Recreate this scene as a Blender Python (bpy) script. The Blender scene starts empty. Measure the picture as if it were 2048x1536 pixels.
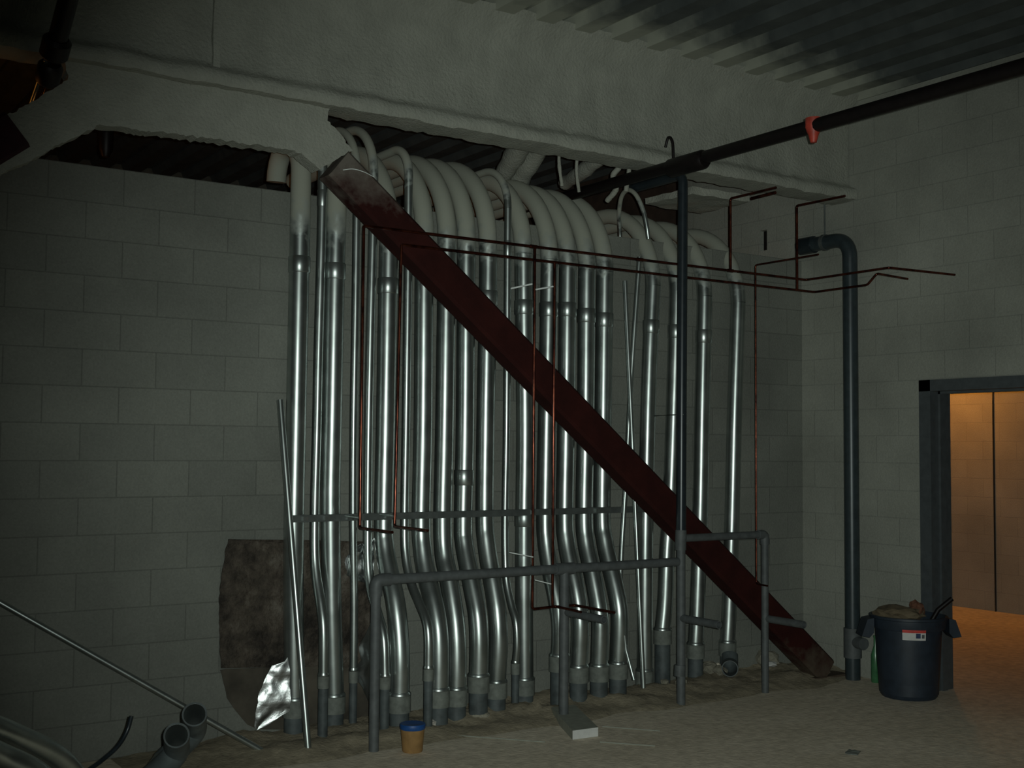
import bpy, bmesh, math, random
from mathutils import Vector, Matrix, noise, Euler
random.seed(7)
S = bpy.context.scene
COL = S.collection
PI = math.pi

# ------------------------------------------------------------------ camera model (metres; x along the rear wall, y into it)
F = 2400.0; EYE = 1.71
AZ = math.atan2(3576, 2400); PT = math.atan(129 / 2400); RL = 0.008
_f0 = Vector((math.cos(AZ), math.sin(AZ), 0)); _r0 = Vector((math.sin(AZ), -math.cos(AZ), 0))
FW = (_f0 * math.cos(PT) + Vector((0, 0, math.sin(PT)))).normalized()
_up = _r0.cross(FW)
RT = _r0 * math.cos(RL) + _up * math.sin(RL)
UP = _up * math.cos(RL) - _r0 * math.sin(RL)
O = Vector((0, 0, EYE))
def ray(px, py): return FW + RT * ((px - 1024) / F) + UP * ((768 - py) / F)
def aty(px, py, y):
    d = ray(px, py); return O + d * (y / d.y)
def atx(px, py, x):
    d = ray(px, py); return O + d * (x / d.x)
def atz(px, py, z=0.0):
    d = ray(px, py); return O + d * ((z - EYE) / d.z)

# ------------------------------------------------------------------ materials
def newmat(name):
    m = bpy.data.materials.new(name); m.use_nodes = True
    nt = m.node_tree; b = nt.nodes['Principled BSDF']
    return m, nt, b
def N(nt, t, **kw):
    n = nt.nodes.new(t)
    for k, v in kw.items(): setattr(n, k, v)
    return n
def L(nt, a, b): nt.links.new(a, b)
def ramp(nt, fac, stops):
    r = N(nt, 'ShaderNodeValToRGB'); L(nt, fac, r.inputs[0])
    e = r.color_ramp.elements
    while len(e) < len(stops): e.new(0.5)
    for i, (p, c) in enumerate(stops):
        e[i].position = p; e[i].color = (c[0], c[1], c[2], 1) if not isinstance(c, (int, float)) else (c, c, c, 1)
    return r.outputs[0]
def noi(nt, scale, detail=4, vec=None, rough=0.55):
    n = N(nt, 'ShaderNodeTexNoise'); n.inputs['Scale'].default_value = scale
    n.inputs['Detail'].default_value = detail; n.inputs['Roughness'].default_value = rough
    if vec is None:
        g = N(nt, 'ShaderNodeNewGeometry'); vec = g.outputs['Position']
    L(nt, vec, n.inputs['Vector']); return n.outputs['Fac']
def bump(nt, b, h, dist, strength=1.0, prev=None):
    n = N(nt, 'ShaderNodeBump'); n.inputs['Distance'].default_value = dist; n.inputs['Strength'].default_value = strength
    L(nt, h, n.inputs['Height'])
    if prev is not None: L(nt, prev, n.inputs['Normal'])
    L(nt, n.outputs[0], b.inputs['Normal']); return n.outputs[0]
def mix(nt, fac, a, b):
    n = N(nt, 'ShaderNodeMix', data_type='RGBA')
    if isinstance(fac, (int, float)): n.inputs[0].default_value = fac
    else: L(nt, fac, n.inputs[0])
    for s, v in ((n.inputs[6], a), (n.inputs[7], b)):
        if isinstance(v, tuple): s.default_value = (*v, 1)
        else: L(nt, v, s)
    return n.outputs[2]
def mth(nt, op, a, b=0.0):
    n = N(nt, 'ShaderNodeMath', operation=op)
    for s, v in ((n.inputs[0], a), (n.inputs[1], b)):
        if isinstance(v, (int, float)): s.default_value = v
        else: L(nt, v, s)
    return n.outputs[0]
def posz(nt, axis=2):
    g = N(nt, 'ShaderNodeNewGeometry'); s = N(nt, 'ShaderNodeSeparateXYZ'); L(nt, g.outputs['Position'], s.inputs[0])
    return s.outputs[axis]

SPRAYC = ((0.36, 0.37, 0.31), (0.50, 0.51, 0.44))
def plain(name, c, rough=0.6, metal=0.0, var=0.25, scale=18, bmp=0.0, bscale=60):
    m, nt, b = newmat(name)
    f = noi(nt, scale)
    lo = tuple(x * (1 - var) for x in c); hi = tuple(min(1, x * (1 + var)) for x in c)
    L(nt, ramp(nt, f, [(0.3, lo), (0.7, hi)]), b.inputs['Base Color'])
    b.inputs['Roughness'].default_value = rough; b.inputs['Metallic'].default_value = metal
    if bmp: bump(nt, b, noi(nt, bscale), bmp)
    return m
def cmu(name, axis, shift, c1, c2, mortar):
    """concrete block, running bond, 0.4064 x 0.2032 m units"""
    m, nt, b = newmat(name)
    u = mth(nt, 'SUBTRACT', posz(nt, axis), shift)
    cb = N(nt, 'ShaderNodeCombineXYZ'); L(nt, u, cb.inputs[0]); L(nt, posz(nt, 2), cb.inputs[1])
    br = N(nt, 'ShaderNodeTexBrick'); br.offset = 0.5; br.offset_frequency = 2; br.squash = 1
    L(nt, cb.outputs[0], br.inputs['Vector'])
    br.inputs['Scale'].default_value = 1; br.inputs['Mortar Size'].default_value = 0.004
    br.inputs['Mortar Smooth'].default_value = 0.6; br.inputs['Bias'].default_value = 0
    br.inputs['Brick Width'].default_value = 0.4064; br.inputs['Row Height'].default_value = 0.2032
    br.inputs['Color1'].default_value = (*c1, 1); br.inputs['Color2'].default_value = (*c2, 1); br.inputs['Mortar'].default_value = (*mortar, 1)
    big = ramp(nt, noi(nt, 1.3, 5), [(0.25, 0.72), (0.75, 1.15)])
    fine = ramp(nt, noi(nt, 90, 3), [(0.2, 0.86), (0.8, 1.1)])
    mm = N(nt, 'ShaderNodeMix', data_type='RGBA', blend_type='MULTIPLY'); mm.inputs[0].default_value = 1
    L(nt, br.outputs['Color'], mm.inputs[6]); L(nt, big, mm.inputs[7])
    m2 = N(nt, 'ShaderNodeMix', data_type='RGBA', blend_type='MULTIPLY'); m2.inputs[0].default_value = 1
    L(nt, mm.outputs[2], m2.inputs[6]); L(nt, fine, m2.inputs[7])
    L(nt, m2.outputs[2], b.inputs['Base Color'])
    b.inputs['Roughness'].default_value = 0.92
    h = mth(nt, 'MULTIPLY', br.outputs['Fac'], -1.0)
    p = bump(nt, b, h, 0.004, 0.5)
    bump(nt, b, noi(nt, 70, 5), 0.004, 0.8, p)
    return m
M = {}
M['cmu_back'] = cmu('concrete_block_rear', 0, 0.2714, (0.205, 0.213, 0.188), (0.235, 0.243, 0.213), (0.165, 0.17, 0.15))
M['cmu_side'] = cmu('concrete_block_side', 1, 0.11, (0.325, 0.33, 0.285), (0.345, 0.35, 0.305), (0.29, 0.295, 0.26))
M['spray'] = plain('sprayed_fireproofing', (0.36, 0.365, 0.315), 0.97, 0, 0.10, 6, 0.008, 55)
M['cast'] = plain('cast_iron_pipe_grey', (0.10, 0.11, 0.112), 0.6, 0.1, 0.2, 20)
M['darkpipe'] = plain('black_pipe', (0.022, 0.030, 0.036), 0.33, 0.1, 0.2)
M['black'] = plain('black_steel_pipe', (0.009, 0.006, 0.006), 0.5, 0.3, 0.3)
M['pvc'] = plain('grey_plastic_conduit', (0.075, 0.09, 0.092), 0.6, 0, 0.35, 14)
M['cplg'] = plain('dusty_sleeve', (0.17, 0.185, 0.165), 0.7, 0.1, 0.25, 25)
M['redfit'] = plain('red_fitting', (0.42, 0.05, 0.03), 0.5)
M['strut'] = plain('strut_channel', (0.13, 0.145, 0.14), 0.5, 0.45, 0.2)
M['deckgap'] = plain('steel_hollow_frame', (0.075, 0.085, 0.09), 0.5, 0.0, 0.15)
M['rod'] = plain('glint_white', (0.92, 0.97, 0.95), 0.6, 0.0, 0.03)  # near-white matte base stands in for the glints on thin metal
M['bin'] = plain('navy_plastic', (0.020, 0.030, 0.045), 0.5, 0, 0.2)
M['white'] = plain('white_surface', (0.62, 0.62, 0.60), 0.8, 0, 0.1)
M['paper'] = plain('crumpled_paper', (0.55, 0.52, 0.47), 0.9, 0, 0.2, 30)
M['cardboard'] = plain('brown_cardboard', (0.15, 0.115, 0.07), 0.9, 0, 0.2)
M['kraft'] = plain('brown_cup', (0.30, 0.17, 0.06), 0.8, 0, 0.2)
M['blue'] = plain('blue_band', (0.01, 0.07, 0.26), 0.5)
M['labelred'] = plain('label_red', (0.55, 0.06, 0.05), 0.5)
M['labelblue'] = plain('label_navy', (0.03, 0.05, 0.12), 0.5)
M['stone'] = plain('concrete_rubble', (0.30, 0.28, 0.22), 0.95, 0, 0.3, 8, 0.01)
M['corner'] = plain('corner_downpipe', (0.038, 0.052, 0.058), 0.36, 0.1, 0.2)
M['palestone'] = plain('pale_plaster_chunk', (0.80, 0.72, 0.58), 0.95, 0, 0.2, 8, 0.01)
M['redbag'] = plain('reddish_paper', (0.14, 0.06, 0.035), 0.9)
M['foam'] = plain('foam_board', (0.30, 0.31, 0.26), 0.9, 0, 0.12)
M['green'] = plain('green_bottle_glass', (0.05, 0.16, 0.07), 0.25)

def galv(name, zs, soft):
    m, nt, b = newmat(name)
    f = noi(nt, 8, 3)
    metal = ramp(nt, f, [(0.3, (0.36, 0.40, 0.385)), (0.7, (0.50, 0.545, 0.53))])
    # sprayed coating that caught the upper lengths of the pipes
    z = mth(nt, 'ADD', posz(nt, 2), mth(nt, 'MULTIPLY', mth(nt, 'SUBTRACT', noi(nt, 14, 5), 0.5), 0.45))
    mr = N(nt, 'ShaderNodeMapRange'); L(nt, z, mr.inputs[0]); mr.inputs[1].default_value = zs; mr.inputs[2].default_value = zs + soft
    sp = mr.outputs[0]
    # floor dust on the lowest part
    L(nt, mix(nt, sp, metal, (0.36, 0.37, 0.31)), b.inputs['Base Color'])
    L(nt, mth(nt, 'SUBTRACT', 0.92, mth(nt, 'MULTIPLY', sp, 0.92)), b.inputs['Metallic'])
    ro = ramp(nt, noi(nt, 5, 2), [(0.3, 0.31), (0.7, 0.37)])
    L(nt, mth(nt, 'ADD', ro, mth(nt, 'MULTIPLY', sp, 0.65)), b.inputs['Roughness'])
    return m
M['galv'] = galv('galvanized_conduit', 2.95, 0.22)
M['galv_small'] = galv('galvanized_small_conduit', 3.38, 0.15)
M['galv_bare'] = galv('galvanized_bare', 9.0, 0.2)

def copper():
    m, nt, b = newmat('copper_tube')
    f = noi(nt, 16, 5)
    L(nt, ramp(nt, f, [(0.35, (0.045, 0.010, 0.007)), (0.7, (0.20, 0.055, 0.03))]), b.inputs['Base Color'])
    b.inputs['Metallic'].default_value = 0.85
    L(nt, ramp(nt, noi(nt, 7, 3), [(0.3, 0.16), (0.7, 0.28)]), b.inputs['Roughness'])
    return m
M['copper'] = copper()
def redsteel():
    m, nt, b = newmat('red_primer_steel')
    red = ramp(nt, noi(nt, 6, 5), [(0.3, (0.024, 0.0048, 0.004)), (0.75, (0.046, 0.009, 0.007))])
    z = mth(nt, 'ADD', posz(nt, 2), mth(nt, 'MULTIPLY', mth(nt, 'SUBTRACT', noi(nt, 12, 6), 0.5), 0.5))
    mr = N(nt, 'ShaderNodeMapRange'); L(nt, z, mr.inputs[0]); mr.inputs[1].default_value = 3.10; mr.inputs[2].default_value = 3.40
    sp = mr.outputs[0]
    mr2 = N(nt, 'ShaderNodeMapRange'); L(nt, z, mr2.inputs[0]); mr2.inputs[1].default_value = 0.30; mr2.inputs[2].default_value = 0.05
    c = mix(nt, mr2.outputs[0], mix(nt, sp, red, (0.17, 0.15, 0.128)), (0.10, 0.075, 0.055))
    L(nt, c, b.inputs['Base Color']); b.inputs['Roughness'].default_value = 0.85; b.inputs['Specular IOR Level'].default_value = 0.2
    bump(nt, b, noi(nt, 60, 4), 0.002, 0.5)
    return m
M['red'] = redsteel()
def deckmat():
    m, nt, b = newmat('galvanized_deck')
    y = mth(nt, 'ADD', posz(nt, 1), mth(nt, 'MULTIPLY', mth(nt, 'SUBTRACT', noi(nt, 4, 5), 0.5), 0.7))
    mr = N(nt, 'ShaderNodeMapRange'); L(nt, y, mr.inputs[0]); mr.inputs[1].default_value = 5.60; mr.inputs[2].default_value = 6.0
    sp = mr.outputs[0]
    mr2 = N(nt, 'ShaderNodeMapRange'); L(nt, y, mr2.inputs[0]); mr2.inputs[1].default_value = 6.9; mr2.inputs[2].default_value = 6.6
    spm = mth(nt, 'MULTIPLY', sp, mr2.outputs[0])
    met = ramp(nt, noi(nt, 5, 6), [(0.3, (0.075, 0.085, 0.085)), (0.7, (0.125, 0.14, 0.138))])
    L(nt, mix(nt, spm, met, (0.36, 0.37, 0.31)), b.inputs['Base Color'])
    L(nt, mth(nt, 'SUBTRACT', 0.35, mth(nt, 'MULTIPLY', spm, 0.35)), b.inputs['Metallic'])
    b.inputs['Roughness'].default_value = 0.65
    return m
M['deck'] = deckmat()
def floormat():
    m, nt, b = newmat('dusty_concrete_floor')
    a = ramp(nt, noi(nt, 1.6, 7), [(0.3, (0.74, 0.64, 0.49)), (0.7, (0.90, 0.79, 0.63))])
    s = ramp(nt, noi(nt, 16, 6), [(0.3, 0.75), (0.75, 1.15)])
    mm = N(nt, 'ShaderNodeMix', data_type='RGBA', blend_type='MULTIPLY'); mm.inputs[0].default_value = 1
    L(nt, a, mm.inputs[6]); L(nt, s, mm.inputs[7]); L(nt, mm.outputs[2], b.inputs['Base Color'])
    b.inputs['Roughness'].default_value = 0.9
    bump(nt, b, noi(nt, 35, 6), 0.006, 0.7)
    return m
M['floor'] = floormat()
M['dirt'] = plain('loose_dirt', (0.34, 0.29, 0.205), 0.97, 0, 0.22, 16, 0.006, 45)
def insul():
    m, nt, b = newmat('charred_insulation_sheet')
    n1 = noi(nt, 5, 8, rough=0.7)
    c = ramp(nt, n1, [(0.38, (0.022, 0.017, 0.013)), (0.55, (0.09, 0.072, 0.055)), (0.72, (0.20, 0.18, 0.15))])
    L(nt, c, b.inputs['Base Color']); b.inputs['Roughness'].default_value = 0.85
    bump(nt, b, noi(nt, 25, 6), 0.03, 1)
    return m
M['insul'] = insul(); M['grime'] = plain('grimy_backing', (0.075, 0.065, 0.05), 0.95, 0, 0.5, 5)
def foil():
    m, nt, b = newmat('aluminium_foil')
    b.inputs['Base Color'].default_value = (0.50, 0.52, 0.52, 1); b.inputs['Metallic'].default_value = 1
    b.inputs['Roughness'].default_value = 0.34
    bump(nt, b, noi(nt, 12, 4), 0.008, 0.5)
    return m
M['foil'] = foil()

# ------------------------------------------------------------------ mesh helpers
def obj(name, bm, mat, parent=None, smooth=True):
    me = bpy.data.meshes.new(name); bmesh.ops.recalc_face_normals(bm, faces=bm.faces); bm.to_mesh(me); bm.free()
    for p in me.polygons: p.use_smooth = smooth
    for mm in (mat if isinstance(mat, (list, tuple)) else [mat]): me.materials.append(mm)
    if smooth:
        try: me.set_sharp_from_angle(angle=math.radians(40))
        except Exception: pass
    o = bpy.data.objects.new(name, me); COL.objects.link(o)
    if parent is not None:
        o.parent = parent; o.matrix_parent_inverse = Matrix.Translation(parent.location).inverted()
    return o
def tag(o, label=None, cat=None, group=None, kind=None):
    if label: o['label'] = label
    if cat: o['category'] = cat
    if group: o['group'] = group
    if kind: o['kind'] = kind
    return o
def thing(name, label, cat, loc=(0, 0, 0), group=None):
    o = bpy.data.objects.new(name, None); COL.objects.link(o); o.location = loc; o.empty_display_size = 0.1
    return tag(o, label, cat, group)
def struct(name, bm, mat, smooth=False):
    return tag(obj(name, bm, mat, smooth=smooth), kind='structure')
def box(bm, x0, x1, y0, y1, z0, z1, mtx=None):
    vs = [bm.verts.new(Vector((x, y, z)) if mtx is None else mtx @ Vector((x, y, z))) for x in (x0, x1) for y in (y0, y1) for z in (z0, z1)]
    for f in ((0, 1, 3, 2), (4, 6, 7, 5), (0, 4, 5, 1), (2, 3, 7, 6), (0, 2, 6, 4), (1, 5, 7, 3)): bm.faces.new([vs[i] for i in f])
    return vs
def dense(pts, sub=8):
    """Catmull-Rom through the points"""
    p = [Vector(q) for q in pts]
    if len(p) < 3: return p
    e = [p[0] * 2 - p[1]] + p + [p[-1] * 2 - p[-2]]
    out = []
    for i in range(1, len(e) - 2):
        for k in range(sub):
            t = k / sub; a, b, c, d = e[i - 1], e[i], e[i + 1], e[i + 2]
            out.append(0.5 * ((2 * b) + (c - a) * t + (2 * a - 5 * b + 4 * c - d) * t * t + (3 * b - a - 3 * c + d) * t ** 3))
    out.append(p[-1]); return out
def fillet(pts, r, n=6):
    """straight legs with rounded corners"""
    p = [Vector(q) for q in pts]; out = [p[0]]
    for i in range(1, len(p) - 1):
        a = (p[i - 1] - p[i]); b = (p[i + 1] - p[i])
        rr = min(r, a.length * 0.45, b.length * 0.45)
        A = p[i] + a.normalized() * rr; B = p[i] + b.normalized() * rr
        for k in range(n + 1):
            t = k / n; out.append(A * (1 - t) ** 2 + p[i] * 2 * t * (1 - t) + B * t * t)
    out.append(p[-1]); return out
def tube(bm, path, r, seg=20, hollow=0.0, caps=True, wob=0.0):
    p = [Vector(q) for q in path]; n = len(p); rings = []
    t0 = (p[1] - p[0]).normalized(); ref = Vector((0, 0, 1)) if abs(t0.z) < 0.9 else Vector((1, 0, 0))
    nn = t0.cross(ref).normalized()
    for i in range(n):
        t = (p[min(i + 1, n - 1)] - p[max(i - 1, 0)]).normalized()
        nn = (nn - t * nn.dot(t)).normalized(); bb = t.cross(nn)
        rr = r[i] if isinstance(r, (list, tuple)) else r
        if wob: rr = rr * (1 + wob * noise.noise(p[i] * 25))
        rings.append([bm.verts.new(p[i] + (nn * math.cos(2 * PI * k / seg) + bb * math.sin(2 * PI * k / seg)) * rr) for k in range(seg)])
    for a, b in zip(rings, rings[1:]):
        for k in range(seg): bm.faces.new((a[k], a[(k + 1) % seg], b[(k + 1) % seg], b[k]))
    if hollow:
        inner = []
        for ri in (rings[0], rings[-1]):
            c = sum((v.co for v in ri), Vector()) / seg
            inner.append([bm.verts.new(c + (v.co - c) * hollow) for v in ri])
        for ri, ii in ((rings[0], inner[0]), (rings[-1], inner[1])):
            for k in range(seg): bm.faces.new((ri[k], ri[(k + 1) % seg], ii[(k + 1) % seg], ii[k]))
        prev = inner[0]; 
        mids = []
        for j in range(1, n - 1):
            c = sum((v.co for v in rings[j]), Vector()) / seg
            mids.append([bm.verts.new(c + (v.co - c) * hollow) for v in rings[j]])
        for nx in mids + [inner[1]]:
            for k in range(seg): bm.faces.new((prev[k], prev[(k + 1) % seg], nx[(k + 1) % seg], nx[k]))
            prev = nx
    elif caps:
        bm.faces.new(rings[0]); bm.faces.new(rings[-1])
def tobj(name, path, r, mat, parent=None, seg=20, **kw):
    bm = bmesh.new(); tube(bm, path, r, seg, **kw); return obj(name, bm, mat, parent)
def lathe(bm, prof, seg=40, c=(0, 0, 0)):
    rings = []
    for (r, z) in prof:
        rings.append([bm.verts.new((c[0] + r * math.cos(2 * PI * k / seg), c[1] + r * math.sin(2 * PI * k / seg), c[2] + z)) for k in range(seg)])
    for a, b in zip(rings, rings[1:]):
        for k in range(seg): bm.faces.new((a[k], a[(k + 1) % seg], b[(k + 1) % seg], b[k]))
    if prof[0][0] > 1e-5: bm.faces.new(rings[0])
    return rings
def jit(v, amp, sc): return Vector(noise.noise_vector(Vector(v) * sc)) * amp
def sweep_x(prof, x0, x1, step, amp, sc=7, closed=False):
    bm = bmesh.new(); n = int((x1 - x0) / step); rows = []
    for i in range(n + 1):
        x = x0 + (x1 - x0) * i / n; row = []
        for (y, z) in prof:
            q = Vector((x, y, z)); j = jit(q, amp, sc) + jit(q, amp * 0.6, sc * 5)
            row.append(bm.verts.new(q + Vector((0, j.y, j.z))))
        rows.append(row)
    for a, b in zip(rows, rows[1:]):
        for k in range(len(prof) - (0 if closed else 1)):
            k2 = (k + 1) % len(prof); bm.faces.new((a[k], a[k2], b[k2], b[k]))
    if closed: bm.faces.new(rows[0]); bm.faces.new(rows[-1])
    return bm
def slab_poly(pts, thick, step=0.025, amp=0.006):
    """extruded outline standing in a plane y = const, edges roughened"""
    out = []
    for i, a in enumerate(pts):
        b = pts[(i + 1) % len(pts)]; n = max(1, int((b - a).length / step))
        for k in range(n):
            q = a.lerp(b, k / n); j = jit(q, amp, 40)
            out.append(Vector((q.x + (j.x if k else 0), q.y, q.z + j.z)))
    bm = bmesh.new(); f = bm.faces.new([bm.verts.new(q) for q in out])
    r = bmesh.ops.extrude_face_region(bm, geom=[f])
    for v in r['geom']:
        if isinstance(v, bmesh.types.BMVert): v.co.y += thick
    bmesh.ops.triangulate(bm, faces=[g for g in bm.faces if len(g.verts) > 4])
    return bm

# ------------------------------------------------------------------ the shell
WY = 6.74; WX = 7.35; WT = 3.2512; DZ = 4.43
bm = bmesh.new(); box(bm, -7, 12.2, -4, 13, -0.15, 0); struct('floor', bm, M['floor'])
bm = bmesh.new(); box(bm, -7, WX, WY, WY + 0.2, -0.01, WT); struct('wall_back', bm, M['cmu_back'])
dy0, dy1, dh = 4.45, 5.52, 2.16      # doorway in the side wall
bm = bmesh.new()
# side wall with the doorway and a small slot high up beyond the rear wall
sl0, sl1 = atx(1534, 500, WX), atx(1519, 462, WX)
box(bm, WX, WX + 0.2, -4, dy0, -0.01, DZ + .1); box(bm, WX, WX + 0.2, dy0, dy1, dh, DZ + .1); box(bm, WX, WX + 0.2, dy1, sl0.y, -0.01, DZ + .1)
box(bm, WX, WX + 0.2, sl0.y, sl1.y, -0.01, sl0.z); box(bm, WX, WX + 0.2, sl0.y, sl1.y, sl1.z, DZ + .1); box(bm, WX, WX + 0.2, sl1.y, 8.2, -0.01, DZ + .1)
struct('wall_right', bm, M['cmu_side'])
M['shade_brown'] = plain('shade_brown_wall', (0.045, 0.028, 0.02), 0.95, 0, 0.4, 6)  # dark brown base stands in for the unlit room past the side wall
bm = bmesh.new(); box(bm, WX + 0.01, WX + 0.2, 8.2, 13, -0.01, DZ + .1); struct('wall_rear_room', bm, M['shade_brown'])
bm = bmesh.new(); box(bm, WX + 0.05, WX + 0.08, sl0.y - 0.02, sl1.y + 0.02, sl0.z - 0.02, sl1.z + 0.02); struct('slot_shade_panel', bm, M['black'])  # black panel set into the slot stands in for its inner shade
bm = bmesh.new(); box(bm, -7, WX, 12.0, 12.2, -0.01, DZ + .1); struct('wall_far', bm, plain('unlit_far_wall', (0.09, 0.085, 0.07), 0.95))  # base colour kept dark to paint in the lack of light back here
bm = bmesh.new(); box(bm, 11.6, 11.8, -4, 13, -0.01, 3.4); struct('wall_corridor', bm, M['cmu_side'])
jt = atx(1988, 900, 11.6)
bm = bmesh.new(); box(bm, 11.585, 11.602, jt.y - 0.006, jt.y + 0.006, 0, 3.4); struct('trim_1', bm, M['darkpipe'])
bm = bmesh.new(); box(bm, WX + 0.2, 11.6, -4, 13, 3.0, 3.1); struct('ceiling_corridor', bm, M['spray'])
# corrugated steel deck
bm = bmesh.new(); pit = 0.305; x = -7.0; pr = []
while x < WX:
    pr += [(x, DZ), (x + 0.135, DZ), (x + 0.165, DZ + 0.076), (x + 0.275, DZ + 0.076)]
    x += pit
pr = [(min(a, WX), z) for a, z in pr]
ys = [-4 + i * 0.5 for i in range(33)]
rows = [[bm.verts.new((a, y, z)) for a, z in pr] for y in ys]
for a, b in zip(rows, rows[1:]):
    for k in range(len(pr) - 1):
        if pr[k + 1][0] > pr[k][0]: bm.faces.new((a[k], a[k + 1], b[k + 1], b[k]))
struct('ceiling', bm, M['deck'])

# hollow metal door frame
bm = bmesh.new()
box(bm, WX - 0.015, WX + 0.215, dy1 - 0.012, dy1 + 0.085, 0, dh + 0.07)
box(bm, WX - 0.015, WX + 0.215, dy0 - 0.085, dy0 + 0.012, 0, dh + 0.07)
box(bm, WX - 0.015, WX + 0.215, dy0 - 0.085, dy1 + 0.085, dh - 0.012, dh + 0.07)
box(bm, WX + 0.075, WX + 0.13, dy1 - 0.03, dy1 - 0.01, 0, dh)
box(bm, WX + 0.075, WX + 0.13, dy0, dy1, dh - 0.03, dh - 0.01)
struct('door_1', bm, M['deckgap'])

# ------------------------------------------------------------------ beam, gusset, braces
BY = 6.29
prof = [(BY - 0.17, DZ + 0.03), (BY - 0.10, DZ - 0.06), (BY - 0.05, DZ - 0.14), (BY - 0.045, 4.10), (BY - 0.045, 3.80), (BY - 0.065, 3.765), (BY - 0.108, 3.742),
        (BY - 0.125, 3.715), (BY - 0.127, 3.68), (BY - 0.115, 3.656), (BY + 0.0, 3.650), (BY + 0.115, 3.656), (BY + 0.127, 3.68), (BY + 0.12, 3.73),
        (BY + 0.06, 3.77), (BY + 0.045, 3.80), (BY + 0.045, 4.10), (BY + 0.05, DZ - 0.1), (BY + 0.12, DZ + 0.03)]
beam = thing('steel_beam', 'deep ceiling beam under the metal deck, coated in rough grey sprayed fireproofing', 'beam', (2, BY, 3.65))
obj('coated_beam', sweep_x(prof, -6.5, WX - 0.01, 0.04, 0.012, 6, closed=True), M['spray'], beam)
bm = bmesh.new(); q = aty(432, 60, BY - 0.05)
vs = box(bm, q.x - 0.02, q.x + 0.02, BY - 0.07, BY - 0.03, 3.74, DZ - 0.02)
bmesh.ops.subdivide_edges(bm, edges=bm.edges[:], cuts=6, use_grid_fill=True)
for v in bm.verts: v.co += jit(v.co, 0.01, 14)
obj('web_stiffener', bm, M['spray'], beam)

GY = BY - 0.055
gp = [(100, 92), (380, 130), (660, 176), (660, 212), (655, 240), (682, 270), (706, 300), (672, 319), (640, 338), (614, 318), (590, 301), (400, 274), (200, 250), (130, 284), (62, 321), (-60, 375), (-60, 272), (0, 240), (70, 200), (135, 158), (133, 110)]
g = obj('gusset_plate', slab_poly([aty(a, b, GY) for a, b in gp[1:]], 0.11, 0.018, 0.013), M['spray'])
tag(g, 'wide sprayed grey gusset plate hanging under the beam where both braces meet', 'gusset plate')

def boxbeam(name, A, B, w, d, mat, parent=None):
    A = Vector(A); B = Vector(B); ax = (B - A).normalized(); yv = Vector((0, 1, 0)); nv = ax.cross(yv).normalized()
    bm = bmesh.new(); n = 40; rows = []
    c = 0.018
    sec = [(-w + c, -d), (w - c, -d), (w, -d + c), (w, d - c), (w - c, d), (-w + c, d), (-w, d - c), (-w, -d + c)]
    for i in range(n + 1):
        p = A.lerp(B, i / n); rows.append([bm.verts.new(p + nv * a + yv * b) for a, b in sec])
    for a, b in zip(rows, rows[1:]):
        for k in range(8): bm.faces.new((a[k], a[(k + 1) % 8], b[(k + 1) % 8], b[k]))
    bm.faces.new(rows[0]); bm.faces.new(rows[-1])
    return obj(name, bm, mat, parent)
BRY = 6.29
A = aty(668, 330, BRY); B = aty(1618, 1322, BRY)
dv = (B - A).normalized(); B = A + dv * ((A.z - 0.0) / -dv.z); B.z = 0.03
br = thing('diagonal_brace', 'dark red primed steel brace running diagonally from the gusset plate to the floor', 'brace', (B.x, B.y, 0))
boxbeam('brace_tube', A, B - dv * 0.05, 0.10, 0.08, M['red'], br)
# slot plates at the upper end and base plate
for s in (-1, 1):
    nv = dv.cross(Vector((0, 1, 0))).normalized()
bm = bmesh.new(); box(bm, B.x - 0.2, B.x + 0.16, B.y - 0.09, B.y + 0.13, 0.0, 0.03); obj('base_plate', bm, M['red'], br, smooth=False)
# its mirror on the left
A2 = aty(22, 268, BRY); d2 = Vector((-dv.x, 0, dv.z))
b2 = obj_l = boxbeam('diagonal_brace', A2 - d2 * 0.02, A2 + d2 * ((A2.z + 0.06) / -d2.z), 0.10, 0.08, plain('dark_red_steel', (0.035, 0.008, 0.012), 0.85))
tag(b2, 'dark red brace end at the left edge, falling away from the gusset plate', 'brace')

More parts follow.
